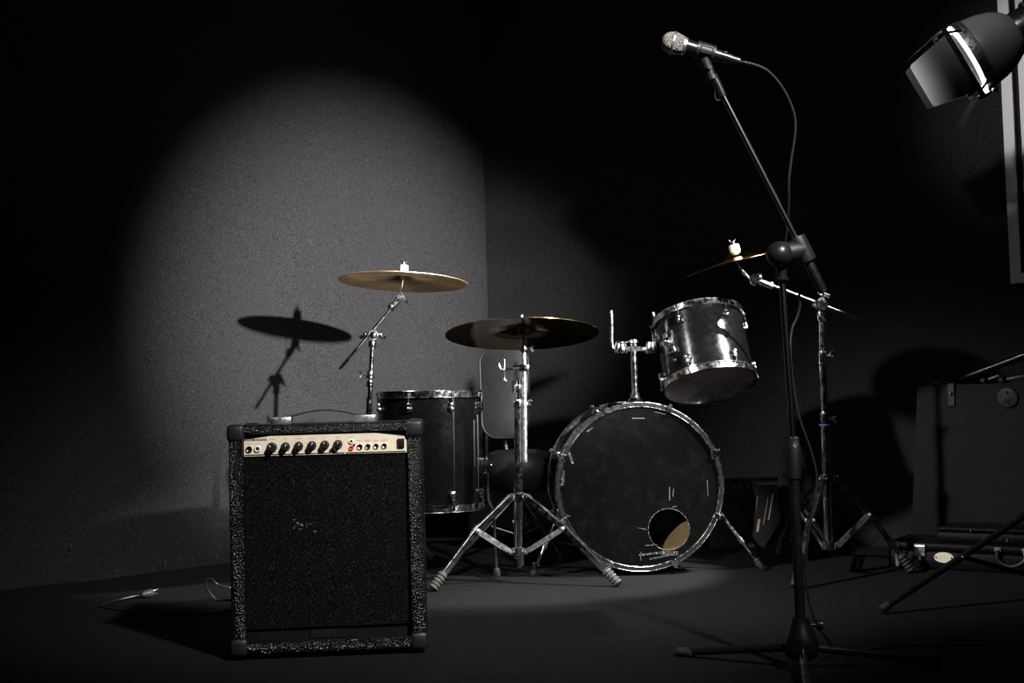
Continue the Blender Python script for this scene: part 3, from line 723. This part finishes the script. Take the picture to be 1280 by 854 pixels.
for an in (70, 190, 310):
    o_ = V((math.cos(math.radians(an)), math.sin(math.radians(an)), 0)); b0 = V((sc.x, sc.y, 0))
    lg = T.part('leg', MB().tube([b0 + V((0, 0, .24)) + o_*.02, b0 + o_*.25 + V((0, 0, .016))], .010, 10), 'dullsteel')
    T.part('rubber_foot', MB().lathe([(0, 0), (.015, 0), (.017, .02), (.011, .035), (0, .036)], b0 + o_*.25, (0, 0, 1), 12), 'rubber', lg)
    T.part('brace', MB().tube([b0 + V((0, 0, .09)) + o_*.016, b0 + o_*.13 + V((0, 0, .132))], .006, 8), 'dullsteel')

# ------------------------------------------------------------------ microphone stand
my = 2.80; base = F(1003, 838); my = base.y; base = V((base.x, base.y, 0))
T = Thing('microphone_stand', base, 'black boom microphone stand with a ball joint and tripod base', 'microphone stand')
mb = MB(); mb.lathe([(0, .028), (.030, .028), (.038, .036), (.041, .05), (.038, .068), (.031, .088), (.023, .108), (.0195, .118), (.0195, .121), (0, .121)], base, (0, 0, 1), 32)
hub = T.part('base_hub', mb, 'blackpaint')
q = base + _r*.042 + V((0, 0, .105)); T.part('locking_knob', MB().lathe([(0, -.02), (.004, -.02), (.004, 0), (.010, 0), (.012, .004), (.012, .014), (0, .016)], q - _r*.006, _r, 14), 'plastic', hub)
for ft in (F(853, 821), F(1165, 831), base + V((-.06, -.315, 0))):
    d = (ft-base); d.z = 0; ft = base + d; dn = d.normalized()
    lg = T.part('leg', MB().tube([base + dn*.02 + V((0, 0, .052)), ft + V((0, 0, .0115))], .0098, 14), 'blackpaint')
    e = ft + V((0, 0, .0115)); T.part('leg_cap', MB().tube([e - dn*.03 + V((0, 0, .001)), e - dn*.028 + V((0, 0, .001)), e + dn*.012], [.0098, .0116, .0112], 14), 'rubber', lg)
tlo = W(1001, 778, my); tcl = W(992.5, 597, my); tct = W(992, 556, my); tup = W(977.5, 347, my)
T.part('lower_tube', MB().tube([base + V((0, 0, .10)), tcl], .0118, 18), 'blackpaint')
dd = (tct-tcl).normalized()
cl = T.part('clutch', MB().lathe([(0, -.002), (.0155, -.002), (.0165, .004), (.0165, .068), (.015, .076), (.0125, .079), (0, .079)], tcl, dd, 24), 'softplastic')
T.part('height_sticker', MB().lathe([(.0126, .079), (.0126, .096)], tcl, dd, 18), 'tape', cl)
T.part('upper_tube', MB().tube([tct, tup], .0082, 16), 'dullsteel')
ud = (tup-tct).normalized()
T.part('joint_neck', MB().lathe([(0, -.008), (.016, -.008), (.017, -.004), (.0125, .0), (.0125, .03), (.015, .038), (0, .04)], tup, ud, 20), 'blackpaint')
bcn = W(974.5, 318, my - .012)
T.part('ball_joint', MB().ball(bcn, .0315, _f, 1, 32), 'plastic')
bm_a, bm_b = W(885, 80, my), W(1029, 366, my); bd_ = (bm_b-bm_a).normalized()
jc = W(1003, 313, my)
mb = MB(); mb.tube([bcn + (jc-bcn)*.2, bcn + (jc-bcn)*.55, jc], [.0235, .0245, .022], 20); mb.lathe([(0, -.034), (.0205, -.034), (.0215, -.03), (.0215, .026), (.0205, .03), (0, .03)], jc, bd_, 20)
T.part('boom_clamp', mb, 'softplastic')
T.part('boom_arm', MB().tube([W(897, 106, my), W(1008, 323, my)], .0064, 16), 'dullsteel')
T.part('boom_grip', MB().lathe([(0, 0), (.0105, 0), (.0115, .01), (.0115, .085), (.0105, .098), (0, .1)], W(1006, 319, my), bd_, 18), 'blackpaint')
T.part('boom_sleeve', MB().tube([W(891, 94, my), W(897.5, 107, my), W(904, 121, my)], [.0105, .0105, .0095], 16), 'blackpaint')
rp = [W(896, 112, my), W(893.5, 116, my), W(894, 123, my), W(898, 126, my), W(903, 122, my)]
T.part('cable_hook', MB().tube(bez(rp, 5), .0022, 8), 'blackpaint')
ca, cb_ = W(891, 100, my), W(880, 74, my)
mb = MB(); mb.tube([ca, ca.lerp(cb_, .18), ca.lerp(cb_, .2), ca.lerp(cb_, .75), cb_], [.0145, .0145, .0115, .0130, .0155], 18)
clp = T.part('clip_stem', mb, 'softplastic')
T.part('clip_screw', MB().lathe([(0, 0), (.005, 0), (.005, .003), (0, .003)], W(887, 84, my-.0145), -_f, 12), 'dullsteel', clp)

# --- microphone
ma, me_ = W(840, 53.5, my), W(909, 72.5, my); md = (me_-ma).normalized()
k = (me_-ma).length
T = Thing('microphone', W(880, 66, my), 'silver-grilled black vocal microphone in the clip of the boom stand', 'microphone')
gr = .0268
prof = [(0, -.0262), (.010, -.0246), (.018, -.0195), (.0236, -.0115), (.0262, -.003), (gr, 0.0)]
T.part('grille', MB().lathe(prof + [(gr, .003), (.0262, .010), (.0235, .022), (.0205, .0305)], ma, md, 32, hint=V((0, 1, 0))), 'mesh', smooth=60)
T.part('grille_band', MB().lathe([(gr+.0003, -.0012), (gr+.0016, -.0004), (gr+.0016, .0034), (gr+.0003, .0042)], ma, md, 32), 'steel')
T.part('grille_ring', MB().lathe([(.0190, .027), (.0218, .027), (.0212, .034), (.0185, .036)], ma, md, 32), 'steel')
T.part('body', MB().lathe([(0, .030), (.0188, .031), (.0186, .040), (.0172, .060), (.0150, .10), (.0126, .135), (.0120, .148), (0, .149)], ma, md, 28), 'blackpaint')
# clip cradle belongs to the stand
cs = ma + md*.060; RR = Matrix((md, _u - md*_u.dot(md), (-_f))).transposed()
mb = MB(); n = 28
o1 = []
prof = [(.0182, 0), (.0215, 0), (.0205, .045), (.0170, .045)]
mb.lathe(prof, cs, md, 28, closed=True)
std = clp.parent
def add_std(name, mb, mt, par): return mb.build(name, mt, par, V(std.location))
cr_ = add_std('clip_cradle', mb, 'softplastic', clp.parent)
pp = []
for cx, cz, a0 in ((.034, .0045, 0), (.012, .0045, 90), (.012, -.0045, 180), (.034, -.0045, 270)):
    for q in range(5):
        a = math.radians(a0 + 22.5*q); pp.append(cs + md*(cx + .004*math.cos(a)) + RR.col[1]*(cz + .004*math.sin(a)) - _f*.0205)
add_std('cradle_slot', MB().tube(pp, .0014, 6, closed=True), 'plastic', cr_)
# --- microphone cable
T = Thing('microphone_cable', base + V((.1, .1, 0)), 'black cable hanging from the microphone down along its stand', 'cable')
qa = me_ + md*.0
mb = MB(); mb.tube([me_ - md*.022, me_ - md*.021, me_ + md*.001, me_ + md*.002, me_ + md*.03, me_ + md*.031], [.0105, .0118, .0118, .0108, .0096, .006], 18)
cn = T.part('connector', mb, 'blackpaint')
T.part('connector_latch', MB().box(me_ - md*.004 + _u*.0125, (.008, .005, .003), RR, .001, 1), 'steel', cn)
mb = MB()
for i in range(9): mb.lathe([(.0042, 0), (.0062-.0002*i, .0006), (.0062-.0002*i, .0022), (.0042, .0028)], bez([W(930, 78.5, my), W(945, 82, my), W(960, 89, my)], 9)[i*2], (W(960, 89, my)-W(930, 78, my)), 12)
T.part('strain_relief', mb, 'softplastic', cn)
yb = my + .02
pts = [W(924, 77, my), W(940, 80, my), W(960, 89, my), W(979, 111, my), W(992, 140, my), W(994, 165, my), W(989, 200, my), W(986, 228, my), W(986, 255, yb), W(984, 285, yb+.03), W(982, 310, yb+.05),
       W(993, 345, yb+.03), W(1000, 375, yb+.03), W(997, 395, yb+.03), W(990, 412, yb+.02), W(988, 440, yb), W(992, 485, yb), W(1000, 525, yb), W(1014, 565, yb), W(1021, 600, yb), W(1015, 640, yb), W(1008, 690, yb), W(1009, 735, yb), W(1018, 775, yb), W(1035, 800, yb+.02), F(1046, 815, .004), F(1075, 812, .004), F(1130, 806, .004), F(1230, 805, .004), F(1320, 800, .004)]
T.part('cable', MB().tube(bez(pts, 8), .0031, 8), 'cable')

# ------------------------------------------------------------------ studio lamp on its stand
lyy = 3.85; KL = lyy/3.47; L0 = W(1210, 74, lyy)
a_ = idir(-.84, -.50, .26)                       # beam direction
n1 = (-_f - a_*(-_f).dot(a_)).normalized(); n2 = a_.cross(n1); n2 = n2 if n2.z > 0 else -n2     # n1 towards camera, n2 upward
foot = F(1101, 768); sb = V((W(1322, 650, 3.75).x, 3.75, 0))
def kp(pr): return [(r*KL, h*KL) for r, h in pr]
T = Thing('studio_lamp', sb, 'grey studio lamp with barn doors on a black tripod stand', 'lamp')
rf = T.part('reflector', MB().lathe(kp([(.108, 0), (.111, 0), (.110, -.012), (.107, -.030), (.1075, -.032), (.101, -.07), (.089, -.105), (.070, -.135), (.048, -.152), (.044, -.150), (.066, -.131), (.085, -.10), (.097, -.068), (.104, -.03)]), L0, a_, 56, closed=True), 'greypaint')
T.part('rim_band', MB().lathe(kp([(.1105, .0005), (.1125, .0005), (.1118, -.020), (.1095, -.028)]), L0, a_, 56, closed=True), 'steel', rf)
T.part('glass_ring', MB().lathe(kp([(.1085, .001), (.1085, .008), (.104, .011), (.102, .008), (.102, .001)]), L0, a_, 48, closed=True), 'opal')
body0 = L0 - a_*.148*KL
bdy = T.part('lamp_body', MB().lathe(kp([(0, .004), (.052, .004), (.054, -.002), (.054, -.04), (.060, -.042), (.060, -.06), (.064, -.062), (.064, -.30), (.056, -.31), (0, -.31)]), body0, a_, 28), 'blackpaint')
mb = MB()
for h in (-.045, -.066): mb.lathe(kp([(.060, h), (.0635, h), (.0635, h-.006), (.060, h-.006)]), body0, a_, 28, closed=True)
T.part('mount_ring', mb, 'steel', bdy)
T.part('rating_plate', MB().box(body0 - a_*.135 + n1*.0705, (.066, .095, .003), Matrix((n2, a_, n1)).transposed()), 'frame', bdy, 0)
# barn-door frame
fo = L0 + a_*.036; hs = .110*KL
mb = MB()
for s in (-1, 1):
    mb.bar(fo + n1*s*hs - n2*hs, fo + n1*s*hs + n2*hs, .006, .016, a_); mb.bar(fo + n2*s*hs - n1*hs, fo + n2*s*hs + n1*hs, .006, .016, a_)
df = T.part('door_frame', mb, 'blackpaint')
for s in (-1, 1):
    for t in (-1, 1):
        mb = MB(); q = (n1*s + n2*t)*.080*KL; mb.bar(L0 + q*.98 - a_*.012, fo + q*1.2, .014, .004, q); T.part('frame_clip', mb, 'chrome', df)
q = fo + n1*.06 - n2*.128
mb = MB(); mb.bar(q - a_*.035 , q + a_*.004, .03, .012, n2, .002); mb.ball(q - a_*.05, .011); T.part('clamp_screw', mb, 'chrome', df)
def door(dn, dt, phi, Ln, w0, w1):
    h0 = fo + a_*.006 + dn*hs; dv = a_*math.cos(phi) + dn*math.sin(phi); nn = dv.cross(dt)
    poly = []
    for x, y, r in ((-w0, 0, 0), (w0, 0, 0)): poly.append((x, y))
    for k in range(5):
        t = math.radians(90*k/4); poly.append((w1-.012 + .012*math.cos(t), Ln-.012 + .012*math.sin(t)))
    for k in range(5):
        t = math.radians(90 + 90*k/4); poly.append((-w1+.012 + .012*math.cos(t), Ln-.012 + .012*math.sin(t)))
    T.part('barn_door', MB().prism(poly, h0, dt, dv, nn*.0016), 'greydoor', None, 0)
door(n1, n2, math.radians(4), .125*KL, .092*KL, .070*KL)
door(-n1, n2, math.radians(30), .125*KL, .092*KL, .070*KL)
door(n2, n1, math.radians(-12), .10*KL, .075*KL, .10*KL)
door(-n2, n1, math.radians(35), .10*KL, .075*KL, .10*KL)
T.part('door_chain', MB().tube([fo - n2*.128 + n1*.06, fo - n2*.128 + n1*.06 + V((-.02, 0, -.14))], .0008, 6), 'dullsteel', df)
# stand
ht = body0 - a_*.14
yo = V((sb.x, sb.y, ht.z - .12))
mb = MB(); mb.tube([yo, V((sb.x, sb.y, ht.z - .06)), ht - V((0, 0, .055))], .014, 12); T.part('lamp_yoke', mb, 'blackpaint')
T.part('upper_tube', MB().tube([V((sb.x, sb.y, .75)), yo], .0125, 16), 'blackpaint'); T.part('lower_tube', MB().tube([V((sb.x, sb.y, .022)), V((sb.x, sb.y, .78))], .0165, 16), 'blackpaint')
T.part('tube_collar', MB().lathe([(0, 0), (.024, 0), (.024, .05), (0, .05)], V((sb.x, sb.y, .74)), (0, 0, 1), 16), 'plastic')
d1 = foot - sb; d1.z = 0; rr = d1.length; a0 = math.atan2(d1.y, d1.x)
hubz = .30
for k in range(3):
    ak = a0 + math.radians((0, 112, 200)[k]); o_ = V((math.cos(ak), math.sin(ak), 0))
    tip = sb + o_*rr + V((0, 0, .012)); h_ = sb + V((0, 0, hubz)) + o_*.02
    s_ = V((0, 0, 1)).cross(o_)
    lg = T.part('leg', MB().tube([h_, tip], .0105, 12), 'blackpaint')
    T.part('rubber_foot', MB().tube([tip + (h_-tip).normalized()*.03, tip + (h_-tip).normalized()*.028, tip], [.0105, .0125, .0118], 12), 'rubber', lg)
    jn = tip.lerp(h_, .46)
    T.part('rivet', MB().ball(jn - V((0, .011, 0)), .006), 'chrome', lg)
    T.part('brace', MB().bar(jn, sb + V((0, 0, .04)) + o_*.02, .014, .005, s_), 'blackpaint')
T.part('leg_collar', MB().lathe([(0, -.03), (.03, -.03), (.03, .02), (0, .02)], sb + V((0, 0, hubz)), (0, 0, 1), 16), 'plastic'); T.part('brace_collar', MB().lathe([(0, -.02), (.026, -.02), (.026, .02), (0, .02)], sb + V((0, 0, .04)), (0, 0, 1), 16), 'plastic')
spot('studio_lamp_light', L0 - a_*.10, (-.12, 4.60, .05), 700, 40, .35, .02)

# ------------------------------------------------------------------ cases and gear on the right
def box_case(name, c0, X_, L, D, H, label, z0=0):
    Y_ = V((-X_.y, X_.x, 0)); c = c0 + X_*L/2 + Y_*D/2 + V((0, 0, z0))
    Rm = Matrix((X_, Y_, V((0, 0, 1)))).transposed()
    T = Thing(name, c, label, 'case', 'hard cases on the floor')
    mb = MB(); mb.box(c + V((0, 0, H*.34)), (L, D, H*.68), Rm, .010, 2); T.part('case_bottom', mb, 'case')
    mb = MB(); mb.box(c + V((0, 0, H*.85)), (L, D, H*.29), Rm, .010, 2); T.part('lid', mb, 'case')
    return T, Rm, Y_, lambda x, z, y=0: c0 + X_*x + Y_*y + V((0, 0, z0 + z))
g0 = F(1110, 709); gX = V((.83, -.56, 0)).normalized()
T, Rm, gY, G = box_case('instrument_case', g0, gX, .52, .25, .095, 'flat black hard case with a cream oval badge lying on the floor')
def gx(px, py): q = RP(px, py, g0, -gY) - g0; return q.dot(gX), q.z
for px in (1150,):
    x, z = gx(px, 690); mb = MB(); mb.box(G(x, .068, -.003), (.040, .008, .044), Rm, .002, 1); mb.tube([G(x-.018, .082, -.006), G(x+.018, .082, -.006)], .004, 8); lt = T.part('latch', mb, 'steel')
    mb = MB(); mb.box(G(x, .040, -.004), (.014, .008, .020), Rm, .002, 1); T.part('latch_tongue', mb, 'chrome', lt)
x, z = gx(1180, 697); mb = MB()
mb.prism([(.034*math.cos(2*PI*i/32), .019*math.sin(2*PI*i/32)) for i in range(32)], G(x, z, -.004), gX, V((0, 0, 1)), gY*.003); T.part('oval_badge', mb, 'brasslabel', smooth=0)
for s in (-1, 1): T.part('badge_rivet', MB().ball(G(x + s*.027, z, -.005), .0028), 'plastic')
mb = MB(); mb.box(G(.035, .048, -.001), (.012, .004, .088), Rm, .001, 1); mb.box(G(.02, .092, .004), (.05, .012, .006), Rm, .001, 1); mb.box(G(.043, .045, -.002), (.004, .005, .085), Rm, .001, 1); T.part('corner_trim', mb, 'steel')
xa, za = gx(1248, 694); xb, zb2 = gx(1263, 694)
for x in (xa, xb+.05): T.part('handle_loop', MB().box(G(x, .082, -.003), (.026, .010, .016), Rm, .003, 1), 'steel')
T.part('handle', MB().tube(bez([G(xa, .08, -.008), G(xa, .05, -.022), G(xa+.03, .03, -.03), G(xb+.02, .03, -.03), G(xb+.05, .05, -.022), G(xb+.05, .08, -.008)], 5), .007, 8), 'plastic')
g1 = g0 + gX*.17 + V((.56, .83, 0))*.04; T2_, Rm, gY, G2 = box_case('instrument_case', g1, gX, .33, .19, .055, 'slim black case with small steel studs lying on the flat case', .0951)
for x, z in ((.16, .010), (.24, .010), (.12, .040), (.21, .040)):
    T2_.part('stud', MB().tube([G2(x, z, -.004), G2(x, z + .012, -.004)], .003, 8), 'steel')

# tall black cabinet, parallel to the back wall
cX = TB; cN = V((-cX.y*-1, -cX.x, 0)); cN = NB
c0 = W(1134, 600, 4.68); c0.z = 0
def cw(px, py, off=0.): return RP(px, py, c0 + cN*off, cN)
cz = cw(1150, 482).z; D_ = .22
T = Thing('speaker_cabinet', c0 + cX*.31 - cN*D_/2, 'tall black cabinet with a strap over its top edge', 'cabinet')
Rc = Matrix((cX, -cN, V((0, 0, 1)))).transposed()
mb = MB(); mb.prism([(0, 0), (.62, 0), (.62, cz), (.055, cz)], c0, cX, V((0, 0, 1)), -cN*D_); T.part('cabinet_body', mb, 'case', smooth=0)
mb = MB(); mb.prism([(.035, .04), (.59, .04), (.59, cz-.03), (.08, cz-.03)], c0 + cN*.006, cX, V((0, 0, 1)), -cN*.008); T.part('grille_cloth', mb, 'case', smooth=0)
st = cw(1189, 494, .010)
mb = MB(); mb.box(st, (.026, .006, .085), Rc, .002, 1); mb.box(V((st.x, st.y, cz + .003)) - cN*.075, (.026, .15, .006), Rc, .002, 1); sp = T.part('strap', mb, 'softplastic')
T.part('strap_stud', MB().ball(st + cN*.004 + V((0, 0, .006)), .008), 'chrome', sp)
hc_ = cw(1259, 487, .008); mb = MB(); mb.lathe([(0, 0), (.04, 0), (.036, .008), (0, .010)], hc_ - V((0, 0, .03)), cN, 24); hn = T.part('side_handle', mb, 'plastic'); T.part('handle_screw', MB().ball(hc_ + cN*.010 - V((0, 0, .01)), .006), 'chrome', hn)
# things on the cabinet
pa, pb_ = cw(1196, 479, -.10), cw(1276, 446, -.10); pa.z = cz + .016; pd = (pb_-pa).normalized()
T = Thing('padded_pole', pa, 'slim black tapered pole propped aslant on the black cabinet', 'pole')
T.part('pole_body', MB().tube([pa, pa + pd*.03, pa.lerp(pb_, .6), pb_, pb_ + pd*.12], [.010, .012, .013, .016, .017], 14), 'blackpaint')
rest = pb_ + pd*.06
T.part('pole_prop', MB().tube([rest, V((rest.x, rest.y, cz + .002))], .007, 8), 'blackpaint')
T.part('pole_ring', MB().lathe([(.011, 0), (.015, 0), (.015, .01), (.011, .01)], pa + pd*.02, pd, 14, closed=True), 'dullsteel')
q = cw(1171, 480, -.06); q.z = cz + .008
T = Thing('cable_plug', q, 'small cable plug with a blue LED lying on the black cabinet', 'plug')
T.part('plug_body', MB().tube([q + cX*.012, q + cX*.05], .007, 10), 'plastic'); T.part('blue_led', MB().tube([q - cX*.012, q + cX*.013], .006, 10), 'blue'); T.part('plug_tip', MB().tube([q - cX*.036, q - cX*.012], .0035, 8), 'chrome')  # glow of a lit blue LED painted as plain blue
for k, (px, dx) in enumerate(((1232, .05), (1255, .09))):
    q = cw(px, 475, -.05); q.z = cz + .012
    T = Thing('stand_clamp', q, ('small chrome clamp lying on the black cabinet by the pole', 'long chrome clamp with a bar lying on the black cabinet')[k], 'clamp')
    T.part('clamp_body', MB().box(q, (.036, .024, .022), Matrix.Rotation(.4, 3, 'Z'), .004, 1), 'dullsteel'); T.part('clamp_bar', MB().tube([q, q + cX*dx + V((0, 0, .016))], .0055, 8), 'chrome')

# mixer behind the bass drum
xy = 5.12; t0, t1 = W(903, 598, xy), W(974, 600, xy); bt_ = F(940, 694)
T = Thing('audio_mixer', V(((t0.x+t1.x)/2, xy, 0)), 'dark audio mixer standing on edge behind the bass drum', 'mixer')
mw = (t1-t0).length; mh = t0.z; mo = V((t0.x, xy, 0))
MX, MZ = V((1, 0, 0)), V((0, .10, 1)).normalized(); MN = MX.cross(MZ)
def G3(px, py): q = RP(px, py, mo + MN*.001, MN) - mo; return q.dot(MX), q.dot(MZ)
mb = MB(); mb.prism([(-.06, 0), (mw*.70, 0), (mw, mh*.36), (mw, mh), (-.06, mh)], mo, MX, MZ, -MN*.08); T.part('mixer_body', mb, 'panel', smooth=0)
mb = MB(); mb.box(mo + MX*(mw/2-.03) + MZ*(mh-.006) + MN*.004, (mw+.06, .008, .010), Matrix((MX, -MN, MZ)).transposed(), .002, 1); T.part('top_trim', mb, 'dullsteel')
for px, py in ((917, 608), (926, 608), (934.5, 608)):
    x, z = G3(px, py); T.part('knob', MB().lathe([(.008, 0), (.008, .008), (.0065, .014), (0, .015)], mo + MX*x + MZ*z, MN, 12), 'chrome')
for x0_, y0_, x1_, y1_, wd, mt in ((947, 621, 942, 655, .003, 'copper'), (960, 622, 954, 656, .003, 'copper'), (966, 618, 960.5, 650, .004, 'frame'), (949, 649, 946.5, 665, .010, 'copper')):
    a = G3(x0_, y0_); b = G3(x1_, y1_); T.part('fader_reflection', MB().bar(mo + MX*a[0] + MZ*a[1] + MN*.003, mo + MX*b[0] + MZ*b[1] + MN*.003, wd, .003, MN), mt)  # fader lines in tan and white, long reflections put into the colour
mb = MB()
for i in range(9):
    x, z = G3(946.5 + i*3, 604.8); mb.box(mo + MX*x + MZ*z + MN*.001, (.006, .001, .007), Matrix((MX, -MN, MZ)).transposed())
for i in range(6):
    x, z = G3(913 + i*3, 603); mb.box(mo + MX*x + MZ*z + MN*.001, (.008, .001, .003), Matrix((MX, -MN, MZ)).transposed())
T.part('panel_lettering', mb, 'scratch', smooth=0)['kind'] = 'stuff'
for px, py in ((936, 634), (938, 645)):
    x, z = G3(px, py); T.part('socket', MB().box(mo + MX*x + MZ*z + MN*.006, (.016, .012, .022), Matrix((MX, -MN, MZ)).transposed(), .003, 1), 'dullsteel')
x, z = G3(922, 620); T.part('carry_handle', MB().tube(bez([mo + MX*(x-.03) + MZ*(z-.02) + MN*.004, mo + MX*(x-.02) + MZ*(z-.002) + MN*.02, mo + MX*(x+.03) + MZ*(z-.002) + MN*.02, mo + MX*(x+.05) + MZ*(z-.025) + MN*.004], 5), .005, 8), 'plastic')
